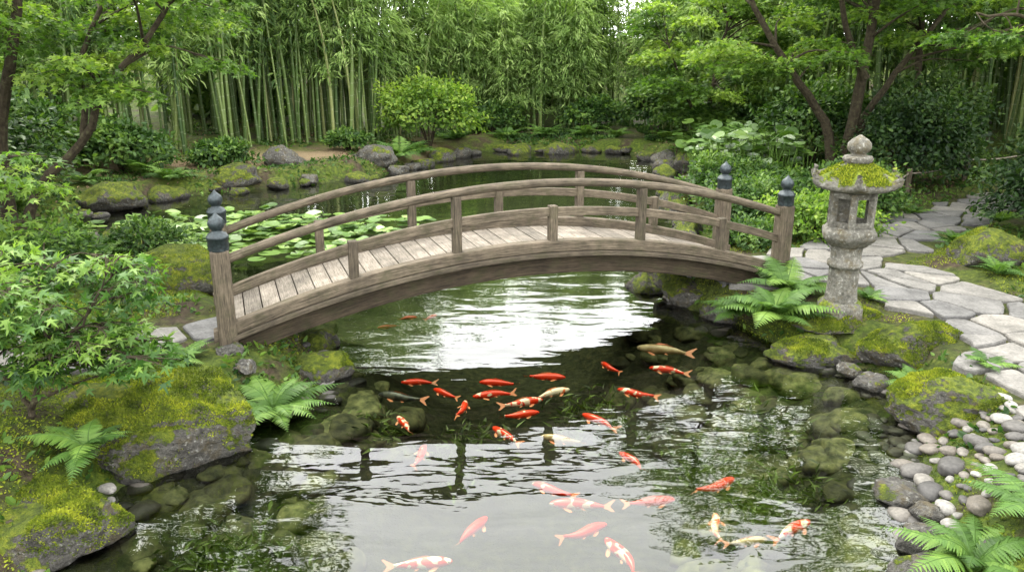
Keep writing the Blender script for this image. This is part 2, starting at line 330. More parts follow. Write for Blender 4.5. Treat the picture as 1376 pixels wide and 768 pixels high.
for k,(x,y,z_,a,b,c_) in enumerate([(-5.4,18.9,.4,.46,.36,.30),(-3.4,19.9,.3,.5,.36,.28),(-4.6,17.9,.1,.22,.18,.13),(-2.55,6.75,.34,.12,.10,.08),(-2.35,6.5,.28,.09,.1,.07),(-2.45,6.35,.2,.08,.08,.06),
    (3.33,6.78,.0,.17,.13,.09),(3.2,7.02,.05,.1,.09,.07),(2.68,4.88,.0,.17,.14,.10),(-2.4,7.2,.15,.2,.22,.15),(3.0,4.3,.1,.16,.13,.09),(2.6,4.3,.02,.17,.14,.10),(2.45,3.95,.02,.2,.16,.12),(2.75,4.6,.04,.11,.1,.07),(2.85,4.0,.12,.14,.12,.1)]):
    rock('grey_rock',(x,y,z_),(a,b,c_),50+k,M_ROCK,4)
for k,(x,y,z_,a,b,c_) in enumerate([(1.8,9.9,.0,.34,.28,.18),(2.15,9.2,.1,.3,.26,.2),(2.4,8.7,.05,.22,.2,.17),(2.1,9.6,.2,.3,.26,.16),(-2.1,7.75,.0,.25,.2,.18)]):
    rock('mossy_rock',(x,y,z_),(a,b,c_),80+k,M_MOSSR,4)
cum=0; k=100
for a,b in zip(PC,np.roll(PC,-1,0)):
    if a[1]<10.5 : continue
    l=np.linalg.norm(b-a); cum+=l
    if cum>.5:
        cum=R.uniform(-.25,.3); s=R.uniform(.10,.30)*(1.3 if R.random()<.2 else 1); k+=1
        n=R.normal(size=2)*.16
        rock('shore_rock',(a[0]+n[0],a[1]+n[1],R.uniform(.0,.10)),(s*R.uniform(1,1.6),s,s*R.uniform(.5,.9)),k,M_MOSSR if R.random()<.75 else M_ROCK,3,0,R.uniform(0,3))
# submerged stones
mb=MB(); q=0
while q<230:
    a=PC[R.integers(len(PC))]
    if a[1]>9.5: continue
    c0=np.array([.2,6.2]); t=R.uniform(.02,.45); p=a+(c0-a)*t+R.normal(size=2)*.1
    d=ponddist(p[None])[0]
    if d>-.05: continue
    s=R.uniform(.05,.22); V,F=rockverts((p[0],p[1],H1(*p)+s*.2),(s*1.2,s,s*.6),300+q,3,R.uniform(0,3)); 
    if V[:,2].max()>-.03: V[:,2]-=V[:,2].max()+.04
    mb.add(V,F,0,R.random()); q+=1
M_SUB,nt,out=newmat('submerged_rock'); n=noi(nt,nd(nt,'ShaderNodeNewGeometry').outputs['Position'],12,5,.6); rn=nd(nt,'ShaderNodeAttribute',attribute_name='rnd').outputs['Fac']
c=mixc(nt,1.,ramp(nt,n,[(.35,(.018,.023,.008)),(.7,(.13,.13,.055))]),ramp(nt,rn,[(0,.4),(1,1.25)]),'MULTIPLY')
princ(nt,out,c,.8,.2,bump(nt,n,.6,.02))
mb.build('submerged_rocks',[M_SUB],True)
# pebbles
M_PEB,nt,out=newmat('river_pebble'); rn=nd(nt,'ShaderNodeAttribute',attribute_name='rnd').outputs['Fac']; pos=nd(nt,'ShaderNodeNewGeometry').outputs['Position']
n=noi(nt,pos,45,5,.65); c=ramp(nt,rn,[(0,(.035,.034,.032)),(.3,(.075,.07,.062)),(.55,(.11,.095,.075)),(.8,(.15,.145,.13)),(1,(.21,.20,.18))])
c=mixc(nt,1.,c,ramp(nt,n,[(.3,.5),(.7,1.15)]),'MULTIPLY')
wet=nd(nt,'ShaderNodeMapRange',{0:nd(nt,'ShaderNodeSeparateXYZ',{0:pos}).outputs[2],1:-.01,2:.03,3:.35,4:1.0}).outputs[0]
princ(nt,out,mixc(nt,1.,c,nd(nt,'ShaderNodeCombineColor',{0:wet,1:wet,2:wet}).outputs[0],'MULTIPLY'),.6,.3,bump(nt,n,.3,.006))
V0,F0=ico(3)
def peb(mb,x,y,s,q):
    zz=H1(x,y)+s*.22
    P=V0*(1+.24*vnoise(V0*1.2+q*2.2,5))[:,None]*np.array([s*1.35,s*.95,s*.58]); an=R.uniform(0,3); ca,sa=math.cos(an),math.sin(an)
    mb.add(np.c_[P[:,0]*ca-P[:,1]*sa+x,P[:,0]*sa+P[:,1]*ca+y,P[:,2]+zz],F0,0,R.random())
mb=MB(); q=0; placed=[]
while q<190:
    x,y=R.uniform(2.65,3.85),R.uniform(4.4,6.0); 
    d=ponddist(np.array([[x,y]]))[0]
    if d<-.3 or d>.8: continue
    s=.03+.075*R.random()**1.5
    if any((x-a)**2+(y-b)**2<(.85*(s+c_))**2 for a,b,c_ in placed): 
        q+=.15; continue
    placed.append((x,y,s)); q+=1; peb(mb,x,y,s,q)
mb.build('river_pebbles',[M_PEB],True)
mb=MB(); q=0
while q<170:
    a=PC[R.integers(len(PC))]
    if a[1]>9.5 or a[1]<2.5: continue
    x,y=a+R.normal(size=2)*.14; q+=1; peb(mb,x,y,.025+.07*R.random()**2,q)
mb.build('shore_stones',[M_PEB],True)

# ------------------------------------------------------------------ flagstone paths
def clip(poly,p,n):
    o=[]; m=len(poly)
    for i in range(m):
        a=poly[i]; b=poly[(i+1)%m]; da=(a-p)@n; db=(b-p)@n
        if da<=0: o.append(a)
        if (da<0)!=(db<0) and abs(da-db)>1e-12: o.append(a+(b-a)*(da/(da-db)))
    return o
mb=MB(); sp=.44
gx=np.arange(-9,14,sp); gy=np.arange(1,17,sp); S=np.array([(x,y) for x in gx for y in gy]); S=S+R.uniform(-.26,.26,S.shape)
S=S[R.random(len(S))>.12]
pd=pathdist(S); keep=(pd<.9); S=S[keep]; pd=pd[keep]; dd=ponddist(S)
for i_,(s,pdv) in enumerate(zip(S,pd)):
    if pdv>-.02 or dd[i_]<.12: continue
    poly=[s+.6*np.array([math.cos(a),math.sin(a)]) for a in np.linspace(0,2*np.pi,9)[:-1]+R.random()]
    ds=np.linalg.norm(S-s,axis=1)
    for j in np.where((ds<1.7)&(ds>1e-6))[0]:
        mid=(s+S[j])/2; n=(S[j]-s)/ds[j]; poly=clip(poly,mid-n*.021,n)
        if len(poly)<3: break
    if len(poly)<3: continue
    Pp=np.array(poly); Q=np.roll(Pp,-1,0); P=np.stack([.93*Pp+.07*Q,.5*Pp+.5*Q,.07*Pp+.93*Q],1).reshape(-1,2)
    P=P+np.c_[vnoise(np.c_[P*4,np.zeros(len(P))],9),vnoise(np.c_[P*4,np.zeros(len(P))],19)]*.035
    n=len(P); zt=.368+R.uniform(-.008,.012); c_=P.mean(0); Pi=c_+(P-c_)*.96
    V=np.vstack([np.c_[P,np.full(n,.29)],np.c_[P,np.full(n,zt-.012)],np.c_[Pi,np.full(n,zt)]])
    rr=R.random(); a=np.arange(n); b=(a+1)%n
    F=np.vstack([np.stack([a,b,b+n,a+n],1),np.stack([a+n,b+n,b+2*n,a+2*n],1)]); mb.add(V,F,0,rr); mb.add(V[2*n:],np.arange(n),0,rr)
mb.build('stone_path',[M_SLAB])

# ------------------------------------------------------------------ bridge
br=empty('arched_wooden_bridge',(.05,8.49,0),math.radians(20))
HL=3.05
arc=lambda s: .53*(1-(np.asarray(s)/HL)**2)
def sweep(mb,s0,s1,y0,y1,zb,zt,n=40,mat=0,rnd=.5):
    s=np.linspace(s0,s1,n); a=arc(s); V=[];G=[]
    for k in range(n):
        for (y,z_) in ((y0,zb),(y1,zb),(y1,zt),(y0,zt)): V.append((s[k],y,a[k]+z_)); G.append((s[k],y,z_))
    i=np.arange(n-1)[:,None]*4; j=np.arange(4)[None]; j2=(j+1)%4
    F=np.stack([i+j,i+j2,i+4+j2,i+4+j],-1).reshape(-1,4)
    mb.add(V,F,mat,rnd,G); mb.add(V[:4],[3,2,1,0],mat,rnd,G[:4]); mb.add(V[-4:],[0,1,2,3],mat,rnd,G[-4:])
mb=MB(); N=36; w=2*HL/N
for k in range(N):
    s0=-HL+k*w+.004; s1=s0+w-.010; y=.535+R.uniform(-.006,.006); t=R.uniform(-.003,.003)
    V=[(s0,-y,arc(s0)+.415),(s1,-y,arc(s1)+.415),(s1,y,arc(s1)+.415),(s0,y,arc(s0)+.415)]
    V+=[(a,b,c_+.04+t) for a,b,c_ in V]; G=[(v[1],v[0],v[2]) for v in V]
    mb.add(V,[[0,3,2,1],[4,5,6,7],[0,1,5,4],[1,2,6,5],[2,3,7,6],[3,0,4,7]],0,R.random(),G)
mb.build('deck_planks',[M_DECK],False,br,.005)
for sg,nm in ((-1,'near'),(1,'far')):
    y=sg*.6
    mb=MB(); sweep(mb,-HL-.12,HL+.12,y-.06,y+.06,.44,.555,rnd=.6)
    mb.build('edge_beam_'+nm,[M_RAIL],False,br,.012)
    mb=MB(); sweep(mb,-HL-.05,HL+.05,y-.045-sg*.075,y+.045-sg*.075,.185,.385,rnd=.35); mb.build('girder_'+nm,[M_GIRD],False,br,.01)
    mb=MB(); sweep(mb,-HL+.03,HL-.03,y-.085,y+.085,.388,.436,rnd=.15); mb.build('trim_strip_'+nm,[M_RAIL],False,br,.006)
    mb=MB(); sweep(mb,-HL,HL,y-.026,y+.026,.805,.895,rnd=.7); mb.build('middle_rail_'+nm,[M_RAIL],False,br,.008)
    mb=MB(); s=np.linspace(-HL+.02,HL-.02,50); tube(mb,np.c_[s,np.full(50,y),arc(s)+1.145],.042,14,0,.5); mb.build('top_rail_'+nm,[M_RAIL],True,br)
    for k,s_ in enumerate((-2.04,-1.02,0,1.02,2.04)):
        if sg<0: s_+=.17
        a=float(arc(s_)); tall=k in(1,3); mb=MB(); zt=1.11 if tall else .915
        box(mb,(s_,y,a+(.54+zt)/2),(.088,.088,zt-.54),0,R.random()); mb.build('baluster_%s_%d'%(nm,k+1),[M_RAIL],False,br,.008)
    for k,s_ in enumerate((-HL,HL)):
        mb=MB(); box(mb,(s_,y,.60),(.165,.165,1.32),0,.3+.4*R.random()); mb.build('end_post_%s_%d'%(nm,k+1),[M_RAIL],False,br,.022)
        prof=[(.088,1.255),(.09,1.27),(.09,1.36),(.097,1.365),(.097,1.385),(.088,1.39),(.08,1.41),(.045,1.425),(.042,1.44),(.06,1.455),(.073,1.485),(.072,1.515),(.055,1.545),(.03,1.565),(.012,1.585),(.002,1.60)]
        n=20; th=np.arange(n)*2*np.pi/n; V=np.vstack([np.c_[s_+r*np.cos(th),y+r*np.sin(th),np.full(n,z_)] for r,z_ in prof])
        i=np.arange(len(prof)-1)[:,None]*n; j=np.arange(n)[None]; j2=(j+1)%n; F=np.stack([i+j,i+j2,i+n+j2,i+n+j],-1).reshape(-1,4)
        mb=MB(); mb.add(V,F); mb.build('finial_%s_%d'%(nm,k+1),[M_FIN],True,br)
mb=MB()
for s_ in np.linspace(-2.6,2.6,8): box(mb,(s_,0,float(arc(s_))+.34),(.1,.94,.11),0,R.random())
mb.build('cross_beams',[M_GIRD],False,br,.006)

# ------------------------------------------------------------------ stone lantern
LX,LY,LZ=3.42,7.9,.37
la=empty('stone_lantern',(LX,LY,LZ),.2)
def loft(mb,prof,n,rot=0,cap=True):
    th=np.arange(n)*2*np.pi/n+rot; V=np.vstack([np.c_[r*np.cos(th),r*np.sin(th),np.full(n,z_)] for r,z_ in prof])
    i=np.arange(len(prof)-1)[:,None]*n; j=np.arange(n)[None]; j2=(j+1)%n; F=np.stack([i+j,i+j2,i+n+j2,i+n+j],-1).reshape(-1,4)
    mb.add(V,F)
    if cap: mb.add(V[:n],np.arange(n)[::-1]); mb.add(V[-n:],np.arange(n))
mb=MB(); loft(mb,[(.25,-.08),(.25,.05),(.22,.075),(.19,.10)],6); mb.build('base',[M_LMOSS],False,la,.012)
mb=MB(); loft(mb,[(.165,.09),(.158,.14),(.15,.20),(.147,.40),(.15,.46),(.172,.465),(.175,.49),(.172,.515),(.15,.52),(.148,.60),(.155,.66),(.165,.68)],28); mb.build('column',[M_LANT],True,la)
mb=MB(); loft(mb,[(.17,.675),(.21,.70),(.27,.755),(.29,.78),(.29,.845),(.265,.855),(.25,.875),(.235,.885)],6); mb.build('platform',[M_LANT],False,la,.012)
mb=MB()
for k in range(6):
    a=k*math.pi/3; x,y=.205*math.cos(a),.205*math.sin(a); c_,s_=math.cos(a),math.sin(a)
    L=np.array([[-.028,-.034,.88],[.028,-.034,.88],[.028,.034,.88],[-.028,.034,.88]]); Q=np.c_[L[:,0]*c_-L[:,1]*s_+x,L[:,0]*s_+L[:,1]*c_+y,L[:,2]]; T=Q.copy(); T[:,2]=1.235
    mb.add(np.vstack([Q,T]),[[0,3,2,1],[4,5,6,7],[0,1,5,4],[1,2,6,5],[2,3,7,6],[3,0,4,7]])
    a2=a+math.pi/6; R0=.178; hw=.085; c_,s_=math.cos(a2),math.sin(a2)
    def pan(z0,z1,r0=R0):
        L=np.array([[r0-.02,-hw],[r0+.012,-hw],[r0+.012,hw],[r0-.02,hw]]); Q=np.c_[L[:,0]*c_-L[:,1]*s_,L[:,0]*s_+L[:,1]*c_]
        mb.add(np.vstack([np.c_[Q,np.full(4,z0)],np.c_[Q,np.full(4,z1)]]),[[0,3,2,1],[4,5,6,7],[0,1,5,4],[1,2,6,5],[2,3,7,6],[3,0,4,7]])
    if k in (1,): pan(.882,1.233)
    else: pan(.882,.94); pan(1.175,1.233)
mb.build('light_chamber',[M_LANT],False,la,.006)
mb=MB(); prof=[(.19,1.232,0),(.37,1.262,.03),(.41,1.285,.055),(.415,1.325,.06),(.35,1.375,.03),(.27,1.43,.012),(.19,1.475,0),(.125,1.50,0),(.12,1.52,0)]
n=36; th=np.arange(n)*2*np.pi/n; ph=(th%(np.pi/3))/(np.pi/3)*2-1; cor=np.abs(ph)**3; hexr=math.cos(math.pi/6)/np.cos(ph*math.pi/6)
V=np.vstack([np.c_[r*hexr*1.04*np.cos(th)*(1+.1*cor*up/.06),r*hexr*1.04*np.sin(th)*(1+.1*cor*up/.06),z_+up*cor] for r,z_,up in prof])
i=np.arange(len(prof)-1)[:,None]*n; j=np.arange(n)[None]; j2=(j+1)%n; F=np.stack([i+j,i+j2,i+n+j2,i+n+j],-1).reshape(-1,4)
mb.add(V,F); mb.add(V[:n],np.arange(n)[::-1]); mb.add(V[-n:],np.arange(n))
for k in range(6):
    a=k*math.pi/3; cx,cy=.42*math.cos(a),.42*math.sin(a)
    tube(mb,[(cx*.86,cy*.86,1.345),(cx*1.0,cy*1.0,1.375),(cx*1.07,cy*1.07,1.41),(cx*1.03,cy*1.03,1.44),(cx*.97,cy*.97,1.43)],[.035,.036,.032,.026,.018],8)
mb.build('roof',[M_LMOSS],True,la,0)
tn=12000; th_=R.uniform(0,2*np.pi,tn); rr=.40*np.sqrt(R.uniform(.08,1,tn)); zz=np.interp(rr,[.12,.19,.27,.35,.41],[1.51,1.475,1.43,1.375,1.335]); p=np.c_[rr*np.cos(th_),rr*np.sin(th_),zz]
kk=vnoise(p*9,4)>-.3; p=p[kk]; tn=len(p); X,Y,Z_=frames(nrm(R.normal(size=(tn,3))*.6+[0,0,.7]),R.normal(size=(tn,3)))
mb=MB(); mb.inst(BLADE*np.array([1,3,1]),F4,p,X,Y,Z_,R.uniform(.012,.032,tn),0,np.clip(R.random(tn)+.15,0,1)); mb.build('roof_moss',[L_MOSS],False,la)
mb=MB(); loft(mb,[(.10,1.505),(.135,1.53),(.145,1.56),(.13,1.585),(.075,1.595),(.07,1.61),(.10,1.635),(.115,1.67),(.108,1.71),(.08,1.745),(.04,1.77),(.012,1.79)],24); mb.build('jewel_finial',[M_LANT],True,la)

# ------------------------------------------------------------------ rope fence
fe=empty('rope_fence'); fp=[(5.7,12.8),(7.0,14.0),(8.6,15.1),(10.6,16.1)]
mb=MB()
for x,y in fp:
    z0=H1(x,y); tube(mb,[(x,y,z0-.1),(x,y,z0+.48)],.045,10,0,.3)
mb.build('posts',[M_RAIL],False,fe,.006)
mb=MB()
for (x0,y0),(x1,y1) in zip(fp[:-1],fp[1:]):
    t=np.linspace(0,1,12); tube(mb,np.c_[x0+(x1-x0)*t,y0+(y1-y0)*t,(H1(x0,y0)*(1-t)+H1(x1,y1)*t)+.40-.5*t*(1-t)*.6],.014,6,0,.9)
mb.build('rope',[M_DECK],True,fe)

# ------------------------------------------------------------------ bamboo
FR=np.array([(-17,12),(-13,15.5),(-7.8,20.3),(-4.2,22.4),(-2.2,25.3),(4,26),(7.5,23.5),(9.6,19.5),(13,16),(18,13)],float)
sl=np.linalg.norm(np.diff(FR,axis=0),axis=1); cs=np.concatenate([[0],np.cumsum(sl)])
def grove(name,t0,t1,n,hlo,hhi,leaf0,mat,nb,nl,depth=7,shade=0):
    mb=MB(); PB=[];PD=[];PS=[];PR=[]
    T=R.uniform(t0,t1,n)*cs[-1]; 
    px=np.interp(T,cs,FR[:,0]); py=np.interp(T,cs,FR[:,1]); k=np.clip(np.searchsorted(cs,T)-1,0,len(FR)-2)
    tg=nrm(FR[k+1]-FR[k]); nr=np.c_[-tg[:,1],tg[:,0]]; off=R.uniform(0,1,n)**1.3*depth
    P=np.c_[px,py]+nr*off[:,None]+R.normal(size=(n,2))*.15; hz=H(P)
    for i_ in range(n):
        h=R.uniform(hlo,hhi); x,y=P[i_]; z0=hz[i_]
        h=max(3.4,h-max(0,z0-.6)*.6)
        la_=R.normal(size=2)*.04*h; bend=R.normal(size=2)*.10*h
        u=np.linspace(0,1,9); X_=x+la_[0]*u+bend[0]*u**3; Y_=y+la_[1]*u+bend[1]*u**3; Z_=z0-.1+h*(u-.06*u**4)
        r0=R.uniform(.024,.052); rv=np.clip(R.beta(2,2.4),0,1)
        tube(mb,np.c_[X_,Y_,Z_],r0*(1-.8*u**1.5),6,1,rv,False)
        lz=leaf0*R.uniform(.7,1.3)
        ub=R.uniform(min(.9,lz/h),1,nb); bx=np.interp(ub,u,X_); by=np.interp(ub,u,Y_); bz=np.interp(ub,u,Z_)
        az=R.uniform(0,2*np.pi,nb); ln=R.uniform(.45,1.05,nb)*(1.15-.55*ub)
        cl=R.uniform(-.22,.22,nb)+R.uniform(-.18,.18)
        q=R.random((nb,nl)); d=np.stack([np.cos(az),np.sin(az)],1)
        lx=bx[:,None]+d[:,0:1]*ln[:,None]*q; ly=by[:,None]+d[:,1:2]*ln[:,None]*q; lzz=bz[:,None]+ln[:,None]*(.55*q-.75*q*q)
        L=np.stack([lx,ly,lzz],-1).reshape(-1,3)+R.normal(size=(nb*nl,3))*.06
        dd_=np.repeat(np.c_[d,np.full(nb,-.55)],nl,0)+R.normal(size=(nb*nl,3))*.45
        PB.append(L);PD.append(dd_);PS.append(R.uniform(.15,.27,nb*nl)); PR.append(np.clip(np.repeat(.5+cl+.25*(ub-.5),nl)+R.normal(size=nb*nl)*.12-shade,0,1))  # leaf tone is random and also paler toward the culm top
    PB=np.vstack(PB);PD=np.vstack(PD); X,Y,Zv=frames(PD,np.array([0,0,1.])+R.normal(size=PD.shape)*.5)
    mb.inst(BLADE*np.array([1,1.2,1]),F4,PB,X,Y,Zv,np.concatenate(PS),0,np.concatenate(PR)); return mb.build(name,[mat,M_CULM])
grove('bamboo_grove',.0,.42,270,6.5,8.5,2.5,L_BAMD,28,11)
grove('bamboo_grove',.10,.44,110,5.4,7.2,2.2,L_BAM,34,15,2.4)
grove('bamboo_grove',.40,.70,240,5.2,6.2,1.6,L_BAM,40,16,5.5)
grove('bamboo_grove',.42,.68,65,3.6,5.0,1.0,L_BAM,44,18,1.6)
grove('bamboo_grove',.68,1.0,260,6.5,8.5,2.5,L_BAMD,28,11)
mb=MB(); n=80000; T=R.uniform(0,1,n)*cs[-1]; px=np.interp(T,cs,FR[:,0]); py=np.interp(T,cs,FR[:,1]); k=np.clip(np.searchsorted(cs,T)-1,0,len(FR)-2)
tg=nrm(FR[k+1]-FR[k]); nr=np.c_[-tg[:,1],tg[:,0]]; P=np.c_[px,py]+nr*R.uniform(6,9.5,n)[:,None]; hz=H(P)
cr=5.9+.6*vnoise(np.c_[P*.5,np.zeros(n)],8)+np.clip(np.abs(P[:,0])-6,0,5)*.7
zt=hz+R.random(n)**.8*np.maximum(cr-hz,.5); p=np.c_[P,zt]+0
X,Y,Zv=frames(R.normal(size=(n,3))+[0,0,-.4],R.normal(size=(n,3))+[0,-.6,.8])
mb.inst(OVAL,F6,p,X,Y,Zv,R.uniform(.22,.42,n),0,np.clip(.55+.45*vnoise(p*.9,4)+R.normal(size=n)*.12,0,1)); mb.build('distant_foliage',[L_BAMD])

# ------------------------------------------------------------------ maples
def tree(name,stems,crowns,leafmat_,T,FT,lsize,bark=M_BARK,twigs=4,tilt=.35):
    mb=MB(); SP=[];SR=[]
    for ctrl,r0,r1 in stems:
        p=smoothpts(ctrl,16); p[1:]+=R.normal(size=(15,3))*.012*max(1,r0*8); rr=np.linspace(r0,r1,16); rr[0]*=1.35
        tube(mb,p,rr,9,1); SP.append(p[4:]); SR.append(rr[4:])
    SP=np.vstack(SP);SR=np.concatenate(SR); LP=[];LD=[];LN=[];LR=[];LS=[]
    for (c,r,npad,pr,nl) in crowns:
        c=np.array(c);r=np.array(r)
        for _ in range(npad):
            d=nrm(R.normal(size=3)); pc=c+d*r*R.uniform(.25,1)**.5
            w=np.linalg.norm(SP-pc,axis=1)+np.where(SP[:,2]>pc[2],1.2,0)+R.uniform(0,.25,len(SP)); k=np.argmin(w); s=SP[k]
            mid=(s+pc)/2+np.array([0,0,.12])*np.linalg.norm(pc-s)+R.normal(size=3)*.06*np.linalg.norm(pc-s)
            p=smoothpts([s,mid,pc],8); rb=min(SR[k]*.6,.012+.014*np.linalg.norm(pc-s)); tube(mb,p,np.linspace(rb,.004,8),6,1,.5,False)
            q=pr*R.uniform(.65,1.3)
            for _t in range(twigs):
                a=R.uniform(0,6.28); e=pc+np.array([math.cos(a)*q*.85,math.sin(a)*q*.85,-.08*q]); tube(mb,smoothpts([p[-3],(p[-1]+e)/2+[0,0,.04*q],e],5),np.linspace(.006,.002,5),4,1,.5,False)
            n=int(nl*(q/pr)**2); a=R.uniform(0,6.28,n); rad=np.sqrt(R.random(n)); el=R.uniform(.6,1); ea=R.uniform(0,3.14)
            rad=rad*(1+.35*np.sin(3*a+R.uniform(0,6))*rad)
            lx=rad*np.cos(a); ly=rad*np.sin(a)*el; x=lx*math.cos(ea)-ly*math.sin(ea); y=lx*math.sin(ea)+ly*math.cos(ea)
            L=pc+np.c_[x*q,y*q,-.22*q*rad**2+R.normal(size=n)*.08*q]
            dd_=np.c_[x,y,-.25*np.ones(n)]+R.normal(size=(n,3))*.45
            LP.append(L);LD.append(dd_);LN.append(np.array([0,0,1.])+R.normal(size=(n,3))*tilt)
            LR.append(np.clip(.5+R.uniform(-.3,.3)+R.normal(size=n)*.15+.15*d[2],0,1)); LS.append(R.uniform(.7,1.25,n)*lsize)  # tone random per pad and leaf, also paler higher in the crown
    LP,LD,LN=np.vstack(LP),np.vstack(LD),np.vstack(LN); X,Y,Zv=frames(LD,LN)
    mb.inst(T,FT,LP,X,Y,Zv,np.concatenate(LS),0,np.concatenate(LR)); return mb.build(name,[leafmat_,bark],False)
tree('maple_tree',[([(-6.6,10.3,.3),(-6.5,10.2,1.8),(-5.95,10.1,3.4),(-5.6,10,5.2)],.11,.03),
    ([(-6.5,10.25,.3),(-6.1,10.1,1.2),(-5.35,10,1.85),(-4.9,9.9,2.5),(-4.1,9.9,3.35),(-3.4,9.9,4.6)],.075,.02),
    ([(-5.3,10,1.9),(-5.3,10.2,2.8),(-4.8,10.6,4.2)],.045,.02),([(-6.5,10.2,1.4),(-7.2,10,2.6),(-7.8,10,4.4)],.07,.02),([(-6.6,10.3,.3),(-6.2,9.7,2.0),(-5.7,9.1,3.6),(-5.4,8.8,4.6)],.055,.02)],
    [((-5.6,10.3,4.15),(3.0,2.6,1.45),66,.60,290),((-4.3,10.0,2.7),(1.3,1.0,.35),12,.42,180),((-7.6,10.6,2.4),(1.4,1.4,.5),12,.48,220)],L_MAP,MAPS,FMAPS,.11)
tree('maple_tree',[([(6.5,15.8,.3),(6.65,15.7,2),(6.75,15.6,4),(7,15.5,6.8)],.14,.04),([(6.4,15.8,.3),(6.1,15.7,1.5),(5.3,15.6,2.5),(4.4,15.5,3.8),(3.8,15.3,5.4)],.11,.03),
    ([(6.5,15.8,.3),(6.95,15.9,1.7),(7.8,16,3),(9,16,4.6)],.09,.03),([(6.7,15.6,2.4),(6.0,15.3,3.6),(5.6,15,5.5)],.07,.03)],
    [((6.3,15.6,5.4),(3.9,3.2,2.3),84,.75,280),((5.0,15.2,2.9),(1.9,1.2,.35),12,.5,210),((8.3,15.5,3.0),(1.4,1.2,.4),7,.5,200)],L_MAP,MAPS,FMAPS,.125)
tree('maple_tree',[([(9.6,11.8,.3),(9.4,11.6,2),(8.8,11.4,3.6),(8.2,11.3,5)],.12,.03),([(9.4,11.6,1.8),(8.4,11.2,2.8),(7,11,3.3),(6.0,10.9,3.4)],.06,.015)],
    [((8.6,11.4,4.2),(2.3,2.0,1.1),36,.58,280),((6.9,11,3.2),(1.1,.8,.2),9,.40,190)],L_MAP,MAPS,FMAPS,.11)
tree('maple_tree',[([(5.3,21.5,.3),(5.2,21.4,1.6),(5.5,21.4,3.6)],.10,.03),([(5.3,21.5,.4),(4.6,21.3,1.6),(4.0,21.2,3)],.07,.02)],
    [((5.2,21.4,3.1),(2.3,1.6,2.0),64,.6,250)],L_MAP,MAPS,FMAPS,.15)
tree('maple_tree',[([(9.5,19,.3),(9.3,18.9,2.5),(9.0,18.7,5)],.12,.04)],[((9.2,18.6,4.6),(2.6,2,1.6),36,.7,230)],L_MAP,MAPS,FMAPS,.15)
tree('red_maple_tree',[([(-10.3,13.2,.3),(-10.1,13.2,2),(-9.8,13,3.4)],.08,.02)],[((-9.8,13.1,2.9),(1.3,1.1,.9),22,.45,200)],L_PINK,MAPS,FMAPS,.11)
tree('japanese_maple_shrub',[([(-3.42,5.15,.3),(-3.38,5.15,.6),(-3.2,5.2,.95),(-2.95,5.2,1.2)],.028,.008),([(-3.4,5.15,.55),(-3.6,5.1,1.0),(-3.7,5.2,1.5)],.018,.006),([(-3.2,5.2,.9),(-3.3,5.3,1.3),(-3.25,5.4,1.7)],.014,.005)],
    [((-3.28,5.25,1.28),(.78,.5,.55),34,.26,74),((-2.95,5.2,.95),(.55,.4,.28),15,.2,58)],L_MAPN,MAP,FMAP,.115,twigs=5,tilt=.45)
tree('japanese_maple_shrub',[([(-4.7,6.5,.3),(-4.6,6.5,1.0),(-4.5,6.5,1.9)],.03,.01)],[((-4.5,6.5,1.75),(.7,.6,.5),22,.3,80)],L_MAP,MAP,FMAP,.11)

# ------------------------------------------------------------------ shrubs
def bush(name,c,r,n,ls,mat,T=OVAL,FT=F6,bias=0):
    d=nrm(R.normal(size=(n,3))); d[:,2]=np.where(d[:,2]<-.35,-d[:,2],d[:,2])
    sd=R.uniform(0,50); lump=vnoise(d*2.2+sd,2)*.36+vnoise(d*5+sd,3)*.22
    rad=(1+lump)*(1-.45*R.random(n)**2.2)+R.random(n)**6*.3; p=np.array(c)+d*np.array(r)*rad[:,None]
    X,Y,Zv=frames(d*.5+R.normal(size=(n,3))*.5+[0,0,-.15],d*.6+np.array([0,0,.7])+R.normal(size=(n,3))*.4)
    mb=MB(); mb.inst(T,FT,p,X,Y,Zv,R.uniform(.6,1.3,n)*ls,0,np.clip(.42+lump*.9+R.normal(size=n)*.18+.12*d[:,2]+bias,0,1))  # tone follows the lumps, darker in hollows, and is paler toward the top
    x,y=c[0],c[1]; z0=H1(x,y)
    for _ in range(6): 
        e=nrm(R.normal(size=3)+[0,0,1])*np.array(r)*.7; tube(mb,smoothpts([(x,y,z0-.1),(x+e[0]*.4,y+e[1]*.4,c[2]-r[2]*.3),np.array(c)+e],6),np.linspace(.03,.008,6),5,1,.5,False)
    return mb.build(name,[mat,M_BARK])
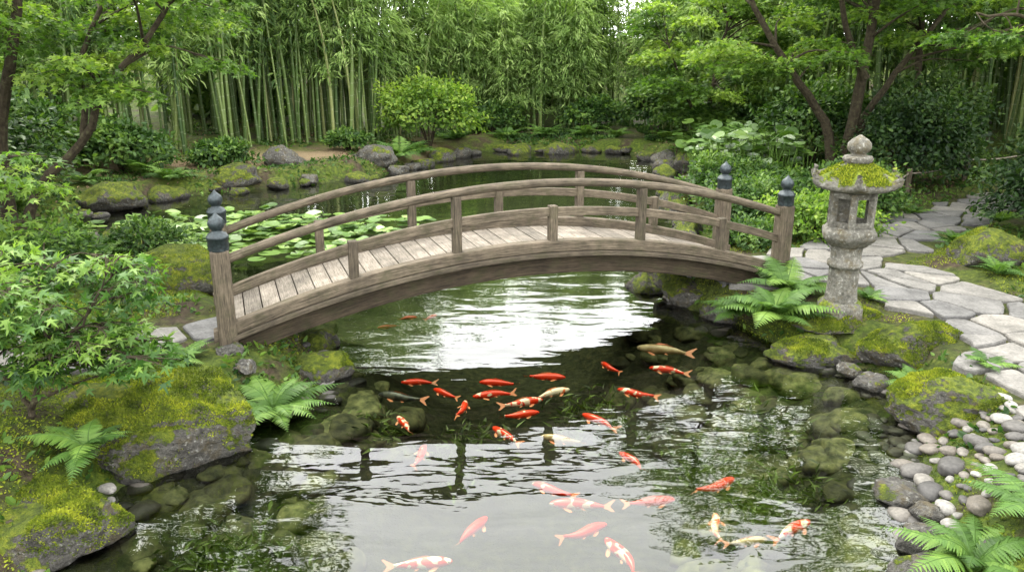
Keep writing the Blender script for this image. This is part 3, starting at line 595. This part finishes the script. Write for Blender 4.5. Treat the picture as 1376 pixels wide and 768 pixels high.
for (c,r,n,ls,mt) in [((-2.3,22.4,1.1),(1.2,.8,.85),5200,.12,L_MAP),((-8.6,17.6,.8),(1.0,.8,.6),4000,.13,L_BUSH),((-10.2,16,1.2),(1.4,1.2,1.1),5000,.13,L_BUSH),
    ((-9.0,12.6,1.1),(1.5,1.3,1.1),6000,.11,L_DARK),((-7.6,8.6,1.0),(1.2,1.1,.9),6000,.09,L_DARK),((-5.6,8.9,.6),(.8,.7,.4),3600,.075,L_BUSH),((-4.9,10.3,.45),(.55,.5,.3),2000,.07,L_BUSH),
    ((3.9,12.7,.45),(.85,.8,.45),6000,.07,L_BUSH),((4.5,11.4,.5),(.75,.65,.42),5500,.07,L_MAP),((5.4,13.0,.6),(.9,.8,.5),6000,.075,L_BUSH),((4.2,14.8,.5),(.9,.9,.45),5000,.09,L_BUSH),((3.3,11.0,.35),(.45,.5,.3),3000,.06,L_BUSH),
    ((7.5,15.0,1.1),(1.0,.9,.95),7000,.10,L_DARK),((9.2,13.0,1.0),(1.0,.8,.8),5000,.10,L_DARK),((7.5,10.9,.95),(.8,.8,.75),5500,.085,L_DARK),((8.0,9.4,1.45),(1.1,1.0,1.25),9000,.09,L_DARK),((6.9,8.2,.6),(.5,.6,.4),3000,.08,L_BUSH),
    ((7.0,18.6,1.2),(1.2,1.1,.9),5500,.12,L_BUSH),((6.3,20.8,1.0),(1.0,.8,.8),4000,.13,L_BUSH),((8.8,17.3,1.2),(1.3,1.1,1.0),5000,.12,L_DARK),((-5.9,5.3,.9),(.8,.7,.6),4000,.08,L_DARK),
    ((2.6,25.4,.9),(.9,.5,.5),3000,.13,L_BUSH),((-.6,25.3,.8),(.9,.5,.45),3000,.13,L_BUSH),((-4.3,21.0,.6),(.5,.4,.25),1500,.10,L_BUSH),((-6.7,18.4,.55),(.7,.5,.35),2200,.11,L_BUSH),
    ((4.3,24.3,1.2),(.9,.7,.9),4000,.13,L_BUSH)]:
    bush('garden_shrub',c,r,n,ls,mt)
th=np.linspace(.25,2*np.pi-.25,12); RD=np.vstack([[0,0,0],np.c_[np.cos(th),np.sin(th),.10+.04*np.cos(3*th)]]); FRD=[list(range(13))]
mb=MB()
for _ in range(420):
    x,y=R.uniform(3.9,6.0),R.uniform(15.8,20.2)
    if ponddist(np.array([[x,y]]))[0]<.1: continue
    z0=H1(x,y); h=R.uniform(.3,.95); e=np.array([x+R.normal()*.12,y+R.normal()*.12,z0+h]); tube(mb,[(x,y,z0),(x*.5+e[0]*.5,y*.5+e[1]*.5,z0+h*.6),e],.008,4,0,.5,False)
    X,Y,Zv=frames(R.normal(size=(1,3))*[1,1,.2],np.array([[0,-.25,1.]])+R.normal(size=(1,3))*.3); mb.inst(RD,FRD,e[None],X,Y,Zv,R.uniform(.08,.17),0,np.array([R.uniform(0,.7)]))
mb.build('butterbur_plant',[L_LILY])
mb=MB(); cnt=0
while cnt<640:
    x,y=R.normal()*1.6-4.2,R.normal()*.85+12.75
    if ((x+4.2)/3.3)**2+((y-12.8)/1.8)**2>1 or ponddist(np.array([[x,y]]))[0]>-.1: continue
    cnt+=1; s=R.uniform(.08,.17); lift=R.random()**2.5*.16
    X,Y,Zv=frames(R.normal(size=(1,3))*[1,1,.02],np.array([[0,0,1.]])+R.normal(size=(1,3))*(.03+lift*1.3)); mb.inst(RD*np.array([1,1,.35 if lift<.05 else 1.2]),FRD,np.array([[x,y,.008+cnt*.00006+lift]]),X,Y,Zv,s,0,np.array([R.random()]))
mb.build('lily_pads',[L_LILY])

# ------------------------------------------------------------------ ferns
def fern(name,c,L,nf,detail=True,mat=L_FERN):
    mb=MB(); c=np.array([c[0],c[1],H1(*c[:2]) if len(c)<3 else c[2]])
    for k in range(nf):
        az=k*2.4+R.uniform(-.3,.3); l=L*R.uniform(.75,1.15); el=R.uniform(.7,1.35)
        u=np.linspace(0,1,14); hor=l*(u*math.cos(el)+.38*u*u); ver=l*(u*math.sin(el)-.55*u*u*R.uniform(.8,1.25))
        sw=R.uniform(-.15,.15)*l
        d=np.array([math.cos(az),math.sin(az)]); P=np.c_[c[0]+d[0]*hor-d[1]*sw*u*u,c[1]+d[1]*hor+d[0]*sw*u*u,c[2]+ver]
        tube(mb,P,np.linspace(.005,.0015,14),4,0,.35,False)
        np_=23 if detail else 16; t=np.linspace(.14,.985,np_); pp=np.stack([np.interp(t,u,P[:,i]) for i in range(3)],1); tg=nrm(np.stack([np.interp(t,u,np.gradient(P[:,i])) for i in range(3)],1))
        side=np.array([-d[1],d[0],0.]); up=nrm(np.cross(tg,side)*-1); up*=np.sign(up[:,2:3]+1e-6)
        pl_=l*.30*np.sin(np.pi*(t*.86+.12))**.8*(1.05-t*.55); fr_=np.clip(.5+R.uniform(-.35,.35)+R.normal(size=np_)*.08,0,1)
        for sg in (-1,1):
            D=nrm(side*sg+tg*.4-np.array([0,0,.12])+R.normal(size=(np_,3))*.06)
            X,Y,Zv=frames(D,up)
            if detail:
                wf=np.clip(.034*l/.5/np.maximum(pl_*.31,1e-3),.65,1.4)
                mb.inst(PINNA,FPIN,pp,X,Y*wf[:,None],Zv,pl_,0,fr_)
            else: mb.inst(BLADE*np.array([1,1.6,1]),F4,pp,X,Y,Zv,pl_,0,fr_)
    return mb.build(name,[mat])
for c,L,nf in [((-2.05,6.2),.60,19),((2.75,7.9,.25),.68,20),((3.05,8.5),.62,16),((2.5,8.3,.15),.5,14),((3.62,6.5),.42,14),((-2.9,4.9,.34),.42,11),((2.68,3.95,.1),.50,15),((3.1,4.1),.5,15),((2.5,3.55,.1),.4,10),((-2.95,6.55),.36,12),((-3.35,6.2),.36,11),((3.9,8.3),.28,9),((-3.7,4.3,.4),.44,11),((4.1,6.4),.3,9)]: fern('fern',c,L,nf)
for c,L,nf in [((-2.9,20.6),.95,20),((-6.9,18.9),.85,18),((-7.9,17),.8,16),((1.0,24.6),.8,16),((2.2,24.5),.8,16),((3.2,24.5),.7,16),((-.2,24.5),.7,14),((4.5,23.5),.8,16),((5.7,9.0),.4,12),((6.1,10.7),.45,12),((4.7,21.8),.8,14),((5.4,16.3),.7,14),((-5.2,9.8),.5,12),((-4.3,8.5),.4,12),((6.6,12.9),.4,10),((5.0,12.4),.5,12),((-8.8,14.4),.8,14),((6.2,7.4),.4,12),((-8.5,15.8),.7,14),((7.5,12.0),.5,12),
    ((-7.2,16.6),.7,14),((-8.4,13.2),.7,14),((-1.7,23.9),.7,14),((-2.5,21.6),.6,14),((4.6,15.9),.6,14)]: fern('fern',c,L,nf,False)

# ------------------------------------------------------------------ ground cover
def cover(name,n,box_,mat,T,FT,s0,s1,thr,cl):
    P=np.c_[R.uniform(box_[0],box_[1],n),R.uniform(box_[2],box_[3],n)]
    d=ponddist(P); k=(d>.12)&(pathdist(P)>.03)&(vnoise(np.c_[P*cl,np.zeros(n)],6)>thr); P=P[k]; n=len(P); p=np.c_[P,H(P)+.005]
    X,Y,Zv=frames(nrm(R.normal(size=(n,3))*[1,1,.3]+[0,0,.65]),R.normal(size=(n,3))+[0,0,.6]); mb=MB(); mb.inst(T,FT,p,X,Y,Zv,R.uniform(s0,s1,n),0,np.clip(.5+.4*vnoise(p*3,2)+R.normal(size=n)*.15,0,1)); mb.build(name,[mat])
cover('ground_moss',60000,(-5.2,-1.5,3,9),L_MOSS,BLADE*np.array([1,3,1]),F4,.012,.03,-.5,1.5)
cover('ground_moss',80000,(1.7,7,3,12),L_MOSS,BLADE*np.array([1,3,1]),F4,.012,.03,-.5,1.5)
cover('low_ground_cover',34000,(-10,-1.5,3,17),L_BUSH,OVAL,F6,.04,.10,-.1,1.1)
cover('low_ground_cover',12000,(-10,-1.5,17,26),L_BUSH,OVAL,F6,.05,.11,.2,1.1)
cover('low_ground_cover',34000,(1.7,11,3,24),L_BUSH,OVAL,F6,.04,.10,-.05,1.1)
cover('low_ground_cover',16000,(-2.5,5.5,23.4,27),L_BUSH,OVAL,F6,.06,.12,-.2,1.1)
cover('fallen_leaves',14000,(-10,9,14,26),L_LITT,OVAL,F6,.03,.07,.0,.8)

# pond weed
mb=MB()
for x,y,r,n in [(.75,6.5,.35,600),(-.35,5.9,.3,350),(1.95,5.1,.42,900),(-1.85,4.4,.4,700),(1.5,5.7,.3,350),(-1.2,6.2,.3,300),(2.2,6.3,.35,400)]:
    p=np.c_[x+R.normal(size=n)*r*.5,y+R.normal(size=n)*r*.5,R.uniform(-.5,-.06,n)]; X,Y,Zv=frames(R.normal(size=(n,3))*[1,1,.5]+[0,0,.6],R.normal(size=(n,3))+[0,0,.8]); mb.inst(BLADE*np.array([1,1.6,1]),F4,p,X,Y,Zv,R.uniform(.06,.13,n)*(1),0,R.random(n))
for a in mb.v: a[:,2]=np.minimum(a[:,2],-.02)
mb.build('pond_weed',[L_WEED])

# ------------------------------------------------------------------ koi
def koimat(name,kind):
    m,nt,out=newmat(name); tc=nd(nt,'ShaderNodeTexCoord').outputs['Object']; rr=nd(nt,'ShaderNodeObjectInfo').outputs['Random']
    off=nd(nt,'ShaderNodeCombineXYZ',{0:mth(nt,'MULTIPLY',rr,90.),1:mth(nt,'MULTIPLY',rr,41.),2:0.}).outputs[0]
    v=nd(nt,'ShaderNodeVectorMath',{0:tc,1:off},operation='ADD').outputs[0]; n=noi(nt,v,6.5,1,.5)
    W=(.70,.58,.47); Rd=(.66,.032,.006)
    if kind=='rw': c=ramp(nt,n,[(.43,W),(.46,Rd)])
    elif kind=='r': c=ramp(nt,n,[(.28,W),(.31,Rd)])
    elif kind=='w': c=ramp(nt,n,[(.52,W),(.56,(.72,.14,.04))])
    elif kind=='t': c=ramp(nt,n,[(.4,(.30,.2,.10)),(.6,(.45,.34,.2))])
    else: c=ramp(nt,n,[(.45,(.02,.022,.022)),(.55,(.07,.07,.055))])
    princ(nt,out,c,.3,.5); return m
KM={k:koimat('koi_'+k,k) for k in('rw','r','w','t','d')}
M_EYE,nt,out=newmat('koi_eye'); princ(nt,out,(.01,.01,.01),.2,.5)
M_FINK,nt,out=newmat('koi_fin'); p_=nd(nt,'ShaderNodeBsdfPrincipled',{'Base Color':(.66,.24,.12,1),'Roughness':.4}); t_=nd(nt,'ShaderNodeBsdfTransparent'); nt.links.new(nd(nt,'ShaderNodeMixShader',{0:.3,1:p_.outputs[0],2:t_.outputs[0]}).outputs[0],out.inputs[0])
def koi(x,y,deg,L,kind,z=-.065):
    L*=.86
    mb=MB(); A=R.uniform(-1,1)*.12; ph=R.uniform(-.6,.6)
    by=lambda q: A*np.sin((np.asarray(q)-.3)*4.5+ph)*np.clip(.55-np.asarray(q),0,1.2)
    prof=[(.50,.012,.012,-.005),(.485,.032,.028,-.004),(.45,.052,.045,0),(.40,.068,.062,0),(.32,.084,.082,.002),(.22,.094,.096,.004),(.10,.096,.102,.004),(-.03,.088,.096,.003),(-.15,.074,.082,0),(-.26,.054,.062,0),(-.35,.036,.045,0),(-.42,.024,.036,0),(-.46,.014,.038,0)]
    n=16; th=np.arange(n)*2*np.pi/n; V=[]
    for q,w_,h_,dz in prof: V.append(np.c_[np.full(n,q),float(by(q))+w_*np.cos(th),dz+h_*np.sin(th)])
    V=np.vstack(V); i=np.arange(len(prof)-1)[:,None]*n; j=np.arange(n)[None]; j2=(j+1)%n; F=np.stack([i+j,i+j2,i+n+j2,i+n+j],-1).reshape(-1,4)
    mb.add(V,F); mb.add(V[:n],np.arange(n)); mb.add(V[-n:],np.arange(n)[::-1])
    b=float(by(-.45)); sl=(float(by(-.45))-float(by(-.38)))/.07*-1
    tw=.9*(1 if R.random()<.5 else -1); T=[]
    for q,s_ in ((-.43,0.02),(-.52,.07),(-.62,.125),(-.66,.12),(-.60,.05),(-.565,0),(-.60,-.05),(-.65,-.10),(-.60,-.105),(-.52,-.06),(-.43,-.02)):
        T.append((q,b+(-q-.45)*sl*.9+s_*math.sin(tw)*.9,s_*math.cos(tw)))
    mb.add(T,list(range(11)),1)
    for sg in(-1,1):
        y0=float(by(.26))+sg*.075; mb.add([(.28,y0,-.03),(.22,y0+sg*.07,-.04),(.14,y0+sg*.115,-.05),(.09,y0+sg*.10,-.05),(.12,y0+sg*.05,-.045),(.20,y0,-.035)],[0,1,2,3,4,5] if sg>0 else [5,4,3,2,1,0],1)
        y1=float(by(-.05))+sg*.07; mb.add([(-.03,y1,-.04),(-.10,y1+sg*.05,-.05),(-.14,y1+sg*.04,-.05),(-.10,y1,-.045)],[0,1,2,3],1)
        E,FE=ico(1); mb.add(E*.011+np.array([.435,float(by(.435))+sg*.052,.022]),FE,2)
    s=np.linspace(.18,-.22,7); hh=np.array([.01,.045,.05,.045,.04,.03,.01]); top=np.interp(-s,[-q for q,_,_,_ in prof],[h_ for _,_,h_,_ in prof])
    D=np.vstack([np.c_[s,by(s),top*.9],np.c_[s-.02,by(s)+.012,top*.9+hh]]); mb.add(D,[[k,k+1,k+8,k+7] for k in range(6)],1)
    ob=mb.build('koi_fish',[KM[kind],M_FINK,M_EYE],True); ob.location=(x,y,z); ob.scale=(L,L,L); ob.rotation_euler=(0,0,math.radians(deg)); return ob
for x,y,a,L,k in [(-1.42,8.55,200,.26,'r'),(-1.22,8.85,20,.24,'r'),(-.95,8.88,60,.24,'r'),(-.90,6.98,175,.36,'r'),(-1.02,6.66,165,.5,'d'),(-.62,6.74,140,.34,'r'),(-.44,6.42,80,.36,'rw'),(-.14,6.97,172,.40,'r'),(.336,7.12,-5,.42,'r'),
    (-.18,6.70,190,.42,'rw'),(.10,6.54,20,.44,'rw'),(.38,6.74,30,.42,'w'),(.08,6.30,15,.38,'r'),(.973,7.36,120,.34,'r'),(1.575,7.81,158,.62,'t'),(1.53,7.27,155,.42,'rw'),(1.14,6.74,150,.42,'rw'),(.73,6.17,130,.42,'r'),
    (-.06,5.92,125,.40,'rw'),(.40,5.84,160,.40,'t'),(-.92,6.12,115,.36,'rw'),(-.72,5.58,80,.38,'r'),(.92,5.50,120,.34,'r'),(.29,5.08,150,.38,'r'),(1.49,5.14,30,.42,'r'),(1.37,4.62,85,.36,'w'),(1.52,4.45,10,.32,'t'),(1.86,4.58,35,.42,'rw'),
    (.48,4.57,25,.40,'r'),(.68,4.30,110,.46,'rw'),(.98,4.92,10,.40,'r'),(.46,4.88,175,.46,'rw'),(-.557,4.22,8,.44,'rw'),(-.256,4.58,60,.40,'r')]:
    koi(x,y,a,L,k)

# ------------------------------------------------------------------ sky, sun, camera
w=bpy.data.worlds.new('World'); sc.world=w; w.use_nodes=True; nt=w.node_tree; nt.nodes.clear()
sky=nd(nt,'ShaderNodeTexSky',sky_type='NISHITA'); sky.sun_disc=False; sky.sun_elevation=math.radians(58); sky.sun_rotation=math.radians(-35); sky.dust_density=3
tc=nd(nt,'ShaderNodeTexCoord').outputs['Generated']; cl=noi(nt,tc,2.2,5,.6)
cloud=nd(nt,'ShaderNodeVectorMath',{0:(1.0,1.0,1.0)},operation='SCALE'); nt.links.new(mth(nt,'ADD',42.,mth(nt,'MULTIPLY',cl,28.)),cloud.inputs['Scale'])
mx=mixc(nt,.92,sky.outputs[0],cloud.outputs[0])
bg=nd(nt,'ShaderNodeBackground',{'Color':mx,'Strength':.12}); o=nd(nt,'ShaderNodeOutputWorld'); nt.links.new(bg.outputs[0],o.inputs[0])
s=bpy.data.lights.new('sun','SUN'); s.energy=5.0; s.angle=math.radians(10); s.color=(1,.95,.86)
so=bpy.data.objects.new('sun',s); sc.collection.objects.link(so)
el,az=math.radians(58),math.radians(-35); d=Vector((math.sin(az)*math.cos(el),math.cos(az)*math.cos(el),math.sin(el))); so.rotation_euler=d.to_track_quat('Z','Y').to_euler(); so.location=(0,0,20)
cam=bpy.data.cameras.new('camera'); co=bpy.data.objects.new('camera',cam); sc.collection.objects.link(co); co.location=(0,0,3); co.rotation_euler=(math.radians(90-16.8),0,0)
cam.lens=28; cam.sensor_width=36; cam.clip_end=2000; cam.clip_start=.05; sc.camera=co
sc.view_settings.view_transform='Standard'; sc.view_settings.look='None'; sc.view_settings.exposure=0
